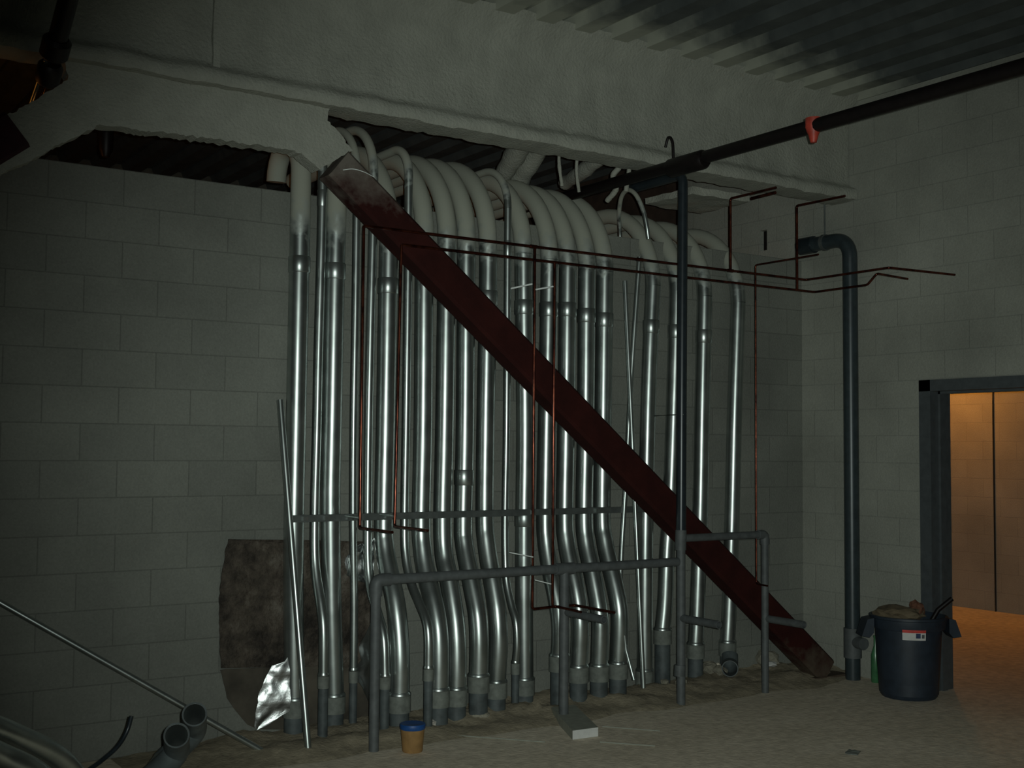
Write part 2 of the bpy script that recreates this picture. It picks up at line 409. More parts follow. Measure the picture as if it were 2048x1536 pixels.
# ------------------------------------------------------------------ conduit bank
YS = 6.650
def conduit(n, pts, r, label, kick=False, zj=None, zc=None, R=0.6, run=0.9, bigcup=True, pvcr=1.0, small=False, mid=None, top=None, bend=0.0, hook=False):
    """pts: (px,py) from top to bottom, the last one being the joint with the plastic riser"""
    p0 = aty(pts[0][0], pts[0][1], YS); mat = M['galv_small'] if small else M['galv']
    W = []
    for a in pts:
        if kick and a[1] > 1060: W.append(atx(a[0], a[1], None or xk[0]))
        else:
            W.append(aty(a[0], a[1], YS)); xk[0] = W[-1].x
    base = W[-1]
    t = thing('conduit_riser', label, 'conduit', (base.x, base.y, 0), 'bank of galvanized conduits on the rear wall')
    zs = (top if top else 3.66) - R
    # elbow over the top of the wall
    E0 = Vector((p0.x, YS, zs)); el = []
    for k in range(13):
        a = PI / 2 * k / 12
        el.append(E0 + Vector((-bend * (1 - math.cos(a)), R * (1 - math.cos(a)), R * math.sin(a))))
    el.append(el[-1] + Vector((-bend * 0.6, run, 0.0)))
    if hook: e9 = el[-1]; el += [e9 + Vector((0, 0.16 * math.sin(a), -0.19 * (1 - math.cos(a)))) for a in (PI / 10, PI / 5, PI * .3, PI * .4, PI / 2)]
    jc = W[0] if W[0].z < zs else E0
    body = [E0] + [w for w in W if w.z < zs - 0.03]
    body = dense(body, 7)
    tobj('straight_pipe', body, r, mat, t)
    tobj('elbow', [jc + (E0 - jc) * 0.0] + el if jc.z < zs - 0.02 else el, r * 1.012, mat, t)
    if zc is not None:      # screwed coupling below the elbow
        for z1 in (zc if isinstance(zc, (list, tuple)) else [zc]):
            x1 = None
            for a, b in zip(body, body[1:]):
                if min(a.z, b.z) <= z1 <= max(a.z, b.z): q = a.lerp(b, (z1 - a.z) / (b.z - a.z)); x1 = q
            if x1: tobj('coupling', [x1 + Vector((0, 0, 0.05)), x1 + Vector((0, 0, 0.0445)), x1 - Vector((0, 0, 0.0445)), x1 - Vector((0, 0, 0.05))], [r * 1.03, r * 1.09, r * 1.09, r * 1.03], M['galv_bare'], t)
    # bright lock ring, dusty sleeve and plastic riser out of the slab
    tobj('lock_ring', [base + Vector((0, 0, 0.015)), base + Vector((0, 0, 0.004)), base - Vector((0, 0, 0.004)), base - Vector((0, 0, 0.008))], [r * 1.05, r * 1.16, r * 1.16, r * 1.05], M['galv_bare'], t)
    sh = 0.105 if not small else 0.075
    tobj('sleeve', [base - Vector((0, 0, 0.006)), base - Vector((0, 0, sh))], r * 1.15, M['cplg'], t)
    tobj('plastic_riser', [base - Vector((0, 0, sh)), Vector((base.x, base.y, -0.004))], r * 0.99 * pvcr, M['pvc'], t)
    return t
xk = [0.0]
R4 = 0.0605
conduit(1, [(600, 470), (598, 560), (592, 850), (588, 1040), (587, 1200), (589, 1397)], R4, 'thick galvanized conduit, leftmost of the bank, behind the leaning tube', zc=2.80, run=0.02, hook=True, R=0.20, top=3.56)
conduit(2, [(645, 380), (643, 480), (637, 700), (634, 850), (630, 1000), (629, 1100), (633, 1155), (642, 1210), (647, 1260), (647, 1350)], 0.030, 'slim conduit between the two leftmost thick conduits', kick=True, small=True, R=0.3, zc=3.22, run=0.05)
conduit(3, [(672, 470), (670, 540), (664, 850), (661, 1000), (663, 1200), (668, 1390)], R4, 'second thick conduit from the left, straight down to the floor', zc=[2.78], run=0.02, R=0.28, top=3.56)
conduit(4, [(713, 440), (711, 600), (707, 850), (706, 1050), (708, 1200), (707, 1340)], 0.025, 'slim straight conduit beside the left copper drop', small=True, R=0.35, top=3.74, run=0.05)
conduit(5, [(746, 450), (741, 650), (737, 850), (735, 1040), (736, 1130), (742, 1180), (755, 1225), (767, 1275), (770, 1352)], 0.029, 'slim conduit bending out behind the grey waste pipe stand', kick=True, small=True, R=0.35, top=3.76, run=0.05)
conduit(6, [(778, 470), (776, 560), (771, 850), (767, 1040), (769, 1090), (777, 1140), (790, 1200), (797, 1260), (800, 1320), (799, 1388)], R4, 'third thick conduit from the left, bent outwards near the floor', kick=True, zc=2.72)
conduit(7, [(817, 380), (816, 550), (812, 850), (809, 1040), (811, 1110), (822, 1165), (838, 1205), (852, 1240), (857, 1275), (857, 1336)], 0.028, 'slim conduit with a tight sprayed hook at its top', kick=True, small=True, R=0.2, top=3.64, run=0.5, zc=3.1)
conduit(8, [(849, 470), (848, 560), (846, 850), (842, 1040), (845, 1100), (853, 1150), (867, 1205), (876, 1260), (878, 1320), (877, 1378)], R4, 'fourth thick conduit from the left, standing right of the hooked slim one', kick=True)
conduit(9, [(894, 470), (893, 560), (889, 850), (885, 1040), (888, 1110), (896, 1150), (906, 1210), (912, 1260), (914, 1320), (913, 1376)], R4, 'fifth thick conduit from the left, crossed by the brace at chest height', kick=True)
conduit(10, [(933, 470), (932, 560), (930, 850), (926, 1040), (928, 1085), (936, 1130), (946, 1180), (955, 1230), (958, 1285), (957, 1350)], R4, 'sixth thick conduit from the left with a scuffed coupling near its top', kick=True, zc=[2.72, 1.52])
conduit(11, [(976, 470), (976, 560), (971, 850), (969, 1030), (972, 1080), (979, 1130), (988, 1180), (995, 1230), (997, 1290), (993, 1362)], R4, 'seventh thick conduit from the left, ending beside a slim conduit', kick=True, zc=2.70)
conduit(12, [(1016, 400), (1015, 550), (1013, 850), (1010, 1040), (1011, 1130), (1014, 1170), (1023, 1212), (1032, 1245), (1034, 1290), (1031, 1325)], 0.025, 'slim conduit left of the straight thick conduit beside the right copper drops', kick=True, small=True, R=0.3, top=3.62, zc=3.05)
conduit(13, [(1047, 470), (1047, 560), (1050, 850), (1048, 1040), (1048, 1200), (1049, 1357)], R4, 'straight thick conduit directly left of the first right copper drop', zc=[2.66, 1.24], top=3.62)
conduit(14, [(1099, 470), (1098, 570), (1093, 850), (1090, 1030), (1092, 1080), (1099, 1130), (1112, 1190), (1120, 1240), (1121, 1280), (1119, 1310)], R4, 'thick conduit passing behind the two right copper drops', kick=True, zc=2.66, top=3.6)
conduit(15, [(1136, 480), (1135, 570), (1132, 850), (1129, 1030), (1132, 1080), (1140, 1125), (1152, 1180), (1159, 1230), (1160, 1270), (1157, 1332)], R4, 'thick conduit just right of the short grey waste riser, bent outwards low down', kick=True, zc=2.67, top=3.58)
conduit(16, [(1174, 480), (1173, 575), (1171, 850), (1168, 1030), (1172, 1085), (1181, 1130), (1191, 1180), (1199, 1230), (1200, 1270), (1198, 1330)], R4, 'middle one of three thick kinked conduits left of the leaning struts', kick=True, zc=2.64, top=3.57)
conduit(17, [(1210, 480), (1209, 577), (1206, 850), (1204, 1030), (1209, 1080), (1217, 1120), (1228, 1165), (1237, 1210), (1239, 1250), (1236, 1325)], R4, 'thick kinked conduit nearest to the leaning struts', kick=True, zc=2.62, top=3.56)
conduit(20, [(1306, 490), (1303, 560), (1298, 750), (1292, 1000), (1290, 1150), (1289, 1340)], R4 * 0.93, 'thick straight conduit right behind the leaning struts', zc=2.60, top=3.5)
conduit(21, [(1354, 490), (1352, 590), (1347, 830), (1341, 1000), (1334, 1100), (1330, 1200), (1325, 1258)], R4 * 0.95, 'thick conduit just left of the tall dark pipe', zc=2.58, top=3.48)
conduit(22, [(1409, 490), (1407, 596), (1404, 830), (1401, 1000), (1395, 1200), (1391, 1287)], R4 * 0.95, 'thick conduit just right of the tall dark pipe', zc=2.56, top=3.46)
conduit(23, [(1476, 520), (1474, 600), (1469, 830), (1465, 1000), (1459, 1200), (1455, 1283)], R4 * 0.95, 'rightmost thick conduit of the bank, standing apart', top=3.44)
# open plastic elbow turned to the room under the rightmost conduit
q = aty(1460, 1336, 6.47); dm = Vector((-q.x, -q.y, 0)).normalized()
t = tobj('pipe_elbow', dense([q + dm * 0.03, q - dm * 0.03, q - dm * 0.10 + Vector((0, 0, 0.01)), q - dm * 0.15 + Vector((0, 0, 0.07))]), 0.060, M['pvc'], seg=28, hollow=0.88)
tag(t, 'dark open plastic elbow mouth facing the room below the rightmost conduit', 'pipe fitting')

# ------------------------------------------------------------------ strut, leaning pieces
a = aty(584, 1038, 6.575); b = aty(1290, 1018, 6.575)
bm = bmesh.new(); zc = (a.z + b.z) / 2; hh = 0.0205
box(bm, a.x, b.x, 6.565, 6.57, zc - hh, zc + hh); box(bm, a.x, b.x, 6.57, 6.595, zc + hh - 0.004, zc + hh); box(bm, a.x, b.x, 6.57, 6.595, zc - hh, zc - hh + 0.004)
tr = thing('strut_channel', 'long horizontal steel strut channel clamping the conduit bank at waist height', 'strut', (a.x, 6.57, zc))
obj('channel', bm, M['strut'], tr, smooth=False)
for px in (612, 655, 700, 712, 777, 1068, 1196):
    q = aty(px, 1030, 6.55); bm = bmesh.new(); box(bm, q.x - 0.016, q.x + 0.016, 6.548, 6.566, zc - 0.012, zc + 0.013)
    obj('strap_bolt', bm, M['galv_bare'], tr, smooth=False)

A = aty(560, 800, 6.60); B = atz(617, 1507, 0.01)
t = tobj('metal_tube', [A, A.lerp(B, .5), B], 0.0195, M['galv_bare'], hollow=0.88)
tag(t, 'bright metal tube leaning upright against the leftmost conduit', 'tube')
A = aty(1279, 514, 6.56); B = aty(1238, 1200, 6.42); C = atz(1236, 1352, 0.02)
t = tobj('metal_tube', dense([A, aty(1263, 750, 6.56), aty(1252, 960, 6.56), aty(1241, 1150, 6.57), aty(1237, 1360, 6.60)]), 0.018, M['galv_bare'], hollow=0.88)
tag(t, 'leaning bright metal tube whose top touches the copper mains', 'tube')
A = aty(1250, 562, 6.50); B = aty(1287, 1376, 6.30)
t = tobj('metal_tube', [A, A.lerp(B, .5), B], 0.0165, M['galv_bare'], hollow=0.88); tag(t, 'slim metal tube crossing before the other leaning one, its foot right of the kinked conduits', 'tube')
# short coil of hardware at its foot
t = tobj('metal_strut', [aty(1249, 1270, 6.40), aty(1252, 1300, 6.40), aty(1268, 1360, 6.33)], 0.012, M['galv_bare']); tag(t, 'short bright metal offcut standing beside the foot of the crossing tubes', 'strut')

# ------------------------------------------------------------------ grey waste piping
PY = 6.13
def pipe(name, px, r, mat, label, cat, y=PY, fr=0.05, group=None, to_floor=False, pieces=None, parent=None):
    pts = [aty(a, b, y) for a, b in px]
    if to_floor: pts[-1] = Vector((pts[-1].x, y, -0.004))
    return pts
w = thing('waste_pipe_stand', 'grey waste pipe rising from the floor left and running level right to the tall stack', 'pipe', (*aty(752, 1400, PY).xy, 0))
L0 = aty(752, 1175, PY); hz0 = aty(760, 1166, PY); T2 = aty(1362, 1118, PY)
zz = (hz0.z + T2.z) / 2
tobj('riser_pipe', fillet([Vector((L0.x, PY, -0.004)), Vector((L0.x, PY, zz)), Vector((T2.x - 0.03, PY, zz))], 0.06), 0.029, M['cast'], w)
tobj('elbow_hub', fillet([Vector((L0.x, PY, zz - 0.09)), Vector((L0.x, PY, zz)), Vector((L0.x + 0.09, PY, zz))], 0.06), 0.037, M['cast'], w)
m4 = aty(1128, 1300, PY)
tobj('branch_pipe', [Vector((m4.x, PY, zz)), Vector((m4.x, PY, -0.004))], 0.030, M['cast'], w)
tobj('tee_hub', [Vector((m4.x - 0.07, PY, zz)), Vector((m4.x + 0.07, PY, zz))], 0.037, M['cast'], w)
q = aty(1130, 1224, PY)
e1 = atx(1208, 1236, q.x)
tobj('outlet_stub', [q, Vector((q.x, max(e1.y, PY - 0.42), q.z))], 0.024, M['cast'], w, hollow=0.8)
st = thing('vent_stack', 'tall dark pipe on a grey base, in front of the conduits and the brace', 'pipe', (T2.x, PY, 0))
tp = aty(1366, 372, PY)
tobj('dark_upper_pipe', fillet([Vector((T2.x, PY, aty(1362, 1066, PY).z)), Vector((tp.x, PY, 3.60)), Vector((tp.x, PY + 0.55, 3.60))], 0.07), 0.034, M['darkpipe'], st)
tobj('grey_lower_pipe', [Vector((T2.x, PY, aty(1362, 1062, PY).z)), Vector((T2.x, PY, -0.004))], 0.030, M['cast'], st)
tobj('upper_hub', [aty(1362, 1060, PY), aty(1361, 1100, PY)], 0.038, M['cast'], st)
tobj('lower_hub', [aty(1360, 1330, PY), aty(1359, 1352, PY)], 0.038, M['cast'], st)
q = aty(1362, 1236, PY); e1 = atx(1438, 1243, q.x); tobj('outlet_stub', [q, Vector((q.x, e1.y, q.z))], 0.026, M['cast'], st, hollow=0.8)
q = aty(1368, 1234, PY - 0.02)
br3 = thing('waste_pipe_branch', 'grey waste pipe bridging from the tall stack right and down to the floor', 'pipe', (aty(1530, 1300, PY).x, PY, 0))
za = (aty(1380, 1077, PY).z + aty(1520, 1068, PY).z) / 2; x3 = aty(1530, 1200, PY).x
tobj('branch_pipe', fillet([Vector((T2.x + 0.03, PY, za)), Vector((x3, PY, za)), Vector((x3, PY, -0.004))], 0.06), 0.026, M['cast'], br3)
tobj('elbow_hub', fillet([Vector((x3 - 0.07, PY, za)), Vector((x3, PY, za)), Vector((x3, PY, za - 0.07))], 0.05), 0.033, M['cast'], br3)
q = aty(1532, 1237, PY); e1 = atx(1608, 1246, q.x); tobj('outlet_stub', [q, Vector((q.x, e1.y, q.z))], 0.026, M['cast'], br3, hollow=0.8)

# big dark downpipe in the corner
cx = 7.22; c0 = atx(1702, 800, cx); cz = atx(1690, 478, cx).z
dp = thing('downpipe', 'large dark blue grey pipe standing in the right corner, elbowed over the wall top', 'pipe', (cx, c0.y, 0))
tobj('vertical_pipe', fillet([Vector((cx, c0.y, -0.004)), Vector((cx, c0.y, cz)), Vector((cx, atx(1606, 484, cx).y, cz))], 0.16, 10), 0.056, M['corner'], dp, seg=28)
hy = atx(1640, 483, cx).y
tobj('hub', [Vector((cx, hy + .06, cz)), Vector((cx, hy + .2, cz))], 0.068, M['darkpipe'], dp, seg=28)
q = atx(1715, 1287, cx - 0.05); tobj('cleanout_plug', [Vector((cx, c0.y, q.z)), Vector((cx - 0.03, c0.y - 0.13, q.z))], 0.045, M['cast'], dp)
tobj('base_hub', [Vector((cx, c0.y, q.z - 0.12)), Vector((cx, c0.y, q.z + 0.10))], 0.066, M['cast'], dp)
tobj('hanger_rod', [Vector((cx, hy - 0.05, cz)), Vector((cx, hy - 0.05, DZ))], 0.006, M['strut'], dp)
tobj('hanger_ring', [Vector((cx, hy - 0.065, cz)), Vector((cx, hy - 0.035, cz))], 0.064, M['strut'], dp, seg=28)

# ------------------------------------------------------------------ copper
CY = 6.155; rc = 0.0085
m1z = aty(735, 452, CY).z
def C(px, py): return aty(px, py, CY)
def stub(px, py, px2, py2):
    q = C(px, py); e = atx(px2, py2, q.x); return Vector((q.x, e.y, q.z))
cg = None
z1 = (C(900, 473).z + C(1462, 541).z) / 2; z2 = (C(900, 499).z + C(1462, 566).z) / 2
def atz_line(px, z):      # point of the copper plane at pixel column px and height z
    lo, hi = 0.0, 1500.0
    for _ in range(40):
        mid = (lo + hi) / 2
        if aty(px, mid, CY).z > z: lo = mid
        else: hi = mid
    return aty(px, (lo + hi) / 2, CY)
P1 = atz_line(735, z1); P1e = atz_line(1612, z1)
u = thing('copper_water_line', 'upper copper main crossing high before the conduits and turning along the side wall', 'pipe', P1e)
tobj('main_tube', fillet([P1, P1e, Vector((P1e.x, atx(1778, 539, P1e.x).y, z1)), Vector((WX, atx(1778, 539, P1e.x).y - 0.1, z1 - 0.01))], 0.03), rc, M['copper'], u, seg=12)
d = [atz_line(735, z1), C(722, 700), C(721, 1052)]
tobj('drop_tube', fillet([P1, Vector((C(724, 700).x, CY, z1)), Vector((C(722, 900).x, CY, C(721, 1056).z)), Vector((C(722, 900).x, stub(722, 1056, 787, 1070).y, C(721, 1056).z))], 0.02), rc, M['copper'], u, seg=12)
v3 = C(1067, 900).x; lo = C(1068, 1218).z
tobj('drop_tube', fillet([Vector((v3, CY, z1)), Vector((v3, CY, lo)), Vector((C(1112, 1216).x, CY, lo + 0.005)), Vector((C(1112, 1216).x, CY - 0.26, lo))], 0.02), rc, M['copper'], u, seg=12)
v5 = C(1461, 480); tobj('vent_tube', fillet([Vector((v5.x, CY, z1)), Vector((v5.x, CY, C(1460, 397).z)), stub(1460, 397, 1552, 378)], 0.02), rc * 1.1, M['copper'], u, seg=12)
for px in (1067, 1280, 1461): 
    q = atz_line(px, z1); tobj('tee_fitting', [q - Vector((0.025, 0, 0)), q + Vector((0.025, 0, 0))], rc * 1.4, M['copper'], u, seg=12)
P2 = atz_line(803, z2); P2e = atz_line(1629, z2)
l = thing('copper_water_line', 'lower copper main running just below the other and ending in a raised crook', 'pipe', P2e)
yb = atx(1735, 567, P2e.x).y
tobj('main_tube', fillet([P2, P2e, Vector((P2e.x, yb, z2)), atx(1754, 547, P2e.x), atx(1756, 546, P2e.x) + Vector((0.35, 0.02, -0.01))], 0.02), rc, M['copper'], l, seg=12)
x2_ = C(792, 850).x
tobj('drop_tube', fillet([P2, Vector((x2_ + 0.02, CY, z2 - 0.04)), Vector((x2_, CY, C(790, 1053).z)), Vector((x2_, stub(790, 1053, 856, 1068).y, C(790, 1053).z))], 0.02), rc, M['copper'], l, seg=12)
v4 = C(1107, 900).x; lo4 = C(1106, 1214).z
tobj('drop_tube', fillet([Vector((v4, CY, z2)), Vector((v4, CY, lo4)), Vector((C(1150, 1212).x, CY, lo4)), Vector((C(1150, 1212).x, CY - 0.40, lo4))], 0.02), rc, M['copper'], l, seg=12)
v6 = C(1594, 500).x; tobj('vent_tube', fillet([Vector((v6, CY, z2)), Vector((v6, CY, C(1597, 412).z)), stub(1597, 412, 1690, 397)], 0.02), rc * 1.1, M['copper'], l, seg=12)
q = C(1511, 530); qb = C(1507, 1168)
t = tobj('copper_drop_pipe', fillet([stub(1511, 530, 1637, 515), q, Vector((q.x, CY, qb.z)), stub(1507, 1168, 1535, 1172)], 0.02), 0.0065, M['copper'], seg=12)
tag(t, 'thin lone copper drop right of the rightmost conduit with a stub at each end', 'pipe')
q = C(1545, 386)
t = tobj('copper_stub', [atx(1503, 397, q.x + .1), atx(1551, 385, q.x + .1)], 0.012, M['copper'], seg=12); tag(t, 'short dark copper stub high under the beam beside the vent tube', 'pipe')
t = tobj('loose_wire', dense([aty(686, 340, 6.19), aty(706, 338, 6.16), aty(728, 344, 6.15), aty(748, 354, 6.18)]), 0.0022, M['rod'], seg=6); tag(t, 'thin pale wire curling over the top end of the red brace', 'wire')
# hanger rods fixed to the copper, their glints coloured in as white
for i, (a, b, lb) in enumerate((((1022, 577), (1064, 568), 'upper left of the two bright rods beside the right copper drops'), ((1072, 579), (1106, 573), 'upper right of the two bright rods beside the right copper drops'),
                  ((1019, 1105), (1066, 1114), 'bright rod pointing left from the first right copper drop, at knee height'), ((1070, 1160), (1102, 1168), 'lowest bright rod, between the two right copper drops'))):
    t = tobj('threaded_rod', [aty(*a, CY - 0.02), aty(*b, CY - 0.02)], 0.0055 if i < 2 else 0.0035, M['rod'], seg=8)
    tag(t, lb, 'rod', 'threaded rods at the copper drops')
for i, ((a, b), lb) in enumerate((((690, 1032), 'left of the two short shiny brackets on the strut channel'), ((760, 1029), 'right of the two short shiny brackets on the strut channel'))):
    t = tobj('pipe_bracket', [aty(a, b, CY + 0.36), aty(a + 28, b + 4, CY + 0.04)], 0.006, M['galv_bare'], seg=8); tag(t, lb, 'bracket', 'pipe brackets on the strut')
# tie wire between conduits
t = tobj('tie_wire', [aty(1308, 832, 6.58), aty(1340, 830, 6.585), aty(1366, 829, 6.10)], 0.004, M['strut'], seg=8); tag(t, 'dark tie bar reaching from the conduits to the tall dark pipe', 'wire')

# ------------------------------------------------------------------ sprinkler line and its kit
sx = 5.2; sa = atx(1400, 320, sx); sb = atx(2048, 128, sx); sz = (sa.z + sb.z) / 2
sp = thing('sprinkler_main', 'long black sprinkler pipe crossing under the deck from upper right and under the beam', 'pipe', (sx, 5, sz))
tobj('pipe_run', [Vector((sx, -3.5, sz)), Vector((sx, 2, sz)), Vector((sx, 6, sz)), Vector((sx, 8.6, sz))], 0.040, M['black'], sp, seg=24)
yy = atx(1372, 335, sx).y
tobj('grooved_coupling', [Vector((sx, yy + .16, sz - 0.012)), Vector((sx, yy + .14, sz - 0.012)), Vector((sx, yy - .16, sz - 0.012)), Vector((sx, yy - .18, sz - 0.012))], [0.05, 0.062, 0.062, 0.05], M['black'], sp, seg=24)
q = atx(1627, 258, sx)
h = tobj('sprinkler_head', [Vector((sx, q.y, sz + 0.045)), Vector((sx, q.y, sz - 0.01)), Vector((sx, q.y, sz - 0.05)), Vector((sx, q.y, sz - 0.095))], [0.046, 0.048, 0.03, 0.018], M['redfit'], sp, seg=16)
h['label'] = 'red outlet fitting'
tobj('hanger_rod', dense([Vector((sx, yy + 0.12, sz + 0.03)), Vector((sx, yy + 0.13, sz + 0.16)), Vector((sx + 0.0, yy + 0.17, sz + 0.20)), Vector((sx, yy + 0.2, sz + 0.14))]), 0.009, M['black'], sp, seg=10)

# black pipe with coupling, upper left
A = aty(165, -110, 5.55); B1 = aty(112, 92, 5.98); Cc = aty(104, 122, 6.06)
lp = thing('sprinkler_branch', 'black pipe with a bulky coupling at upper left, dropping behind the gusset plate', 'pipe', B1)
tobj('pipe_run', [A, B1], 0.045, M['black'], lp, seg=24)
dd = (B1 - A).normalized()
tobj('coupling_body', [B1 - dd * 0.05, B1 - dd * 0.03, B1 + dd * 0.05, B1 + dd * 0.07], [0.05, 0.068, 0.068, 0.05], M['black'], lp, seg=24)
tobj('coupling_body', [B1 + dd * 0.10, B1 + dd * 0.12, B1 + dd * 0.20, B1 + dd * 0.22], [0.045, 0.060, 0.060, 0.045], M['black'], lp, seg=24)
tobj('thin_pipe', [aty(92, 120, 6.02), aty(66, 196, 6.55), aty(50, 240, 6.8)], 0.011, M['galv_bare'], lp, seg=14)
tobj('thin_pipe', [aty(106, 128, 6.05), aty(84, 190, 6.55), aty(70, 230, 6.8)], 0.010, M['copper'], lp, seg=14)
# pipe end hanging in the dark room behind
q = aty(213, 262, 7.6)
t = tobj('hanging_pipe_end', [q + Vector((0, 0, 0.5)), q, aty(212, 300, 7.6), aty(211, 314, 7.6)], [0.045, 0.045, 0.042, 0.022], M['black'], seg=20); tag(t, 'dark pipe end hanging in the room behind, seen under the gusset plate', 'pipe')

# ------------------------------------------------------------------ sprayed bits behind the beam
def sprayed(name, pts, r, label, cat, group=None):
    t = tobj(name, dense(pts), r, M['spray'], seg=14, wob=0.25); tag(t, label, cat, group); return t
sprayed('hanger_rod', [aty(1122, 262, 6.50), aty(1118, 320, 6.53), aty(1124, 372, 6.56)], 0.012, 'left of two sprayed white hangers dropping from the beam onto the elbows', 'hanger', 'sprayed hangers')
sprayed('hanger_rod', [aty(1160, 268, 6.50), aty(1153, 335, 6.53), aty(1158, 384, 6.56)], 0.012, 'right of two sprayed white hangers dropping from the beam onto the elbows', 'hanger', 'sprayed hangers')
sprayed('kicker_brace', [aty(1100, 262, 6.62), aty(1045, 348, 7.15), aty(1020, 392, 7.45)], 0.075, 'fat sprayed diagonal kicker behind the beam, right one of the pair', 'brace')
sprayed('kicker_brace', [aty(1062, 258, 6.62), aty(1012, 340, 7.15), aty(990, 380, 7.4)], 0.075, 'fat sprayed diagonal kicker behind the beam, left one of the pair', 'brace')
sprayed('kicker_brace', [aty(1225, 290, 6.6), aty(1172, 338, 7.0), aty(1130, 366, 7.4)], 0.055, 'sprayed diagonal kicker behind the beam, right of the white hangers', 'brace')
sprayed('flexible_conduit', [aty(1264, 296, 6.5), aty(1258, 340, 6.55), aty(1252, 382, 6.6)], 0.017, 'sprayed straight hose dropping to the top of the thin hose arch', 'conduit')
sprayed('flexible_conduit', [aty(1250, 300, 6.5), aty(1240, 332, 6.55), aty(1226, 352, 6.6), aty(1232, 378, 6.65), aty(1214, 402, 6.75)], 0.019, 'sprayed wavy hose under the beam left of the thin hose arch', 'conduit')
t = tobj('flexible_conduit', dense([aty(1240, 500, 6.98), aty(1240, 470, 6.98), aty(1238, 430, 6.92), aty(1243, 394, 6.8), aty(1256, 380, 6.68), aty(1272, 390, 6.58), aty(1286, 420, 6.52), aty(1293, 450, 6.5), aty(1297, 478, 6.5)]), 0.016, M['galv_small'], seg=14)
tag(t, 'thin pale hose bent in an arch over the wall top, ending at a thick conduit', 'conduit')
# bearing piece at the right end of the beam
bm = bmesh.new(); q0 = aty(1378, 396, 6.47); q1 = aty(1500, 405, 6.47)
vs = box(bm, q0.x, q1.x - 0.05, 6.43, 6.95, 3.57, 3.62)
bmesh.ops.subdivide_edges(bm, edges=bm.edges[:], cuts=10, use_grid_fill=True)
for v in bm.verts: v.co += jit(v.co, 0.012, 9)
t = obj('ledger_plate', bm, M['spray']); tag(t, 'thick sprayed ledge under the beam behind the tall dark pipe', 'plate')
# ------------------------------------------------------------------ insulation sheet with torn foil
sh = thing('insulation_sheet', 'dark crumpled insulation sheet standing against the wall behind the left conduits', 'insulation', (2.9, 6.70, 0))
SY = 6.700
outl = [(455, 1078), (520, 1079), (580, 1077), (660, 1082), (745, 1080), (748, 1200), (744, 1330), (690, 1335), (600, 1332), (500, 1336), (441, 1338), (437, 1200), (446, 1130)]
def patch(name, outline, y, thick, amp, mat, parent, seed=0, nx=26, nz=26, sc=5.0, fine=0.3, face=False):
    """crumpled sheet cut to an outline (row-wise between left and right borders)"""
    P = [aty(a, b, y) for a, b in outline]
    zs = [p.z for p in P]; z0, z1 = min(zs), max(zs); bm = bmesh.new(); rows = []
    for i in range(nz + 1):
        z = z0 + (z1 - z0) * (0.003 + 0.994 * i / nz); xs = []
        for a, b in zip(P, P[1:] + P[:1]):
            if (a.z - z) * (b.z - z) <= 0 and abs(a.z - b.z) > 1e-6: xs.append(a.x + (b.x - a.x) * (z - a.z) / (b.z - a.z))
        xl, xr = min(xs), max(xs); row = []
        for k in range(nx + 1):
            x = xl + (xr - xl) * k / nx; q = Vector((x, y, z)) + Vector((seed, seed, 0))
            d = amp * (noise.noise(q * sc) + fine * noise.noise(q * sc * 4)); e = 0.008 * noise.noise(q * 30)
            row.append(bm.verts.new((x + (e if k in (0, nx) else 0), y - abs(d) - 0.002 - ((0.30 * (x - P[0].x) - 0.05 * (z - P[0].z)) if face else 0), z + (e if i in (0, nz) else 0))))
        rows.append(row)
    for a, b in zip(rows, rows[1:]):
        for k in range(nx): bm.faces.new((a[k], a[k + 1], b[k + 1], b[k]))
    r = bmesh.ops.extrude_face_region(bm, geom=bm.faces[:])
    for v in r['geom']:
        if isinstance(v, bmesh.types.BMVert): v.co.y += thick
    return obj(name, bm, mat, parent, smooth=True)
patch('dark_backing', outl, 6.725, 0.008, 0.022, M['insul'], sh, nx=40, nz=34)
patch('lower_backing', [(441, 1338), (600, 1332), (745, 1334), (742, 1462), (500, 1458), (455, 1400)], 6.732, 0.004, 0.006, M['grime'], sh, nx=20, nz=14)
f1 = patch('foil_flap', [(546, 1328), (553, 1338), (572, 1314), (575, 1345), (572, 1420), (545, 1440), (514, 1462), (509, 1458), (511, 1425), (520, 1383), (535, 1348)], 6.62, 0.002, 0.03, M['foil'], sh, 3, 16, 20, 6.0, 0.3, True); f1['label'] = 'shiny torn foil'
f2 = patch('foil_flap', [(731, 1262), (746, 1235), (747, 1330), (746, 1400), (736, 1402), (720, 1370), (700, 1345), (720, 1318), (716, 1295)], 6.67, 0.002, 0.03, M['foil'], sh, 6, 12, 18, 6.0, 0.3); f2['label'] = 'shiny torn foil'
f3 = patch('foil_flap', [(688, 1120), (705, 1095), (748, 1075), (746, 1150), (735, 1168), (712, 1160), (692, 1150)], 6.675, 0.002, 0.03, M['foil'], sh, 9, 12, 14, 9.0, 0.5); f3['label'] = 'dull foil strip'

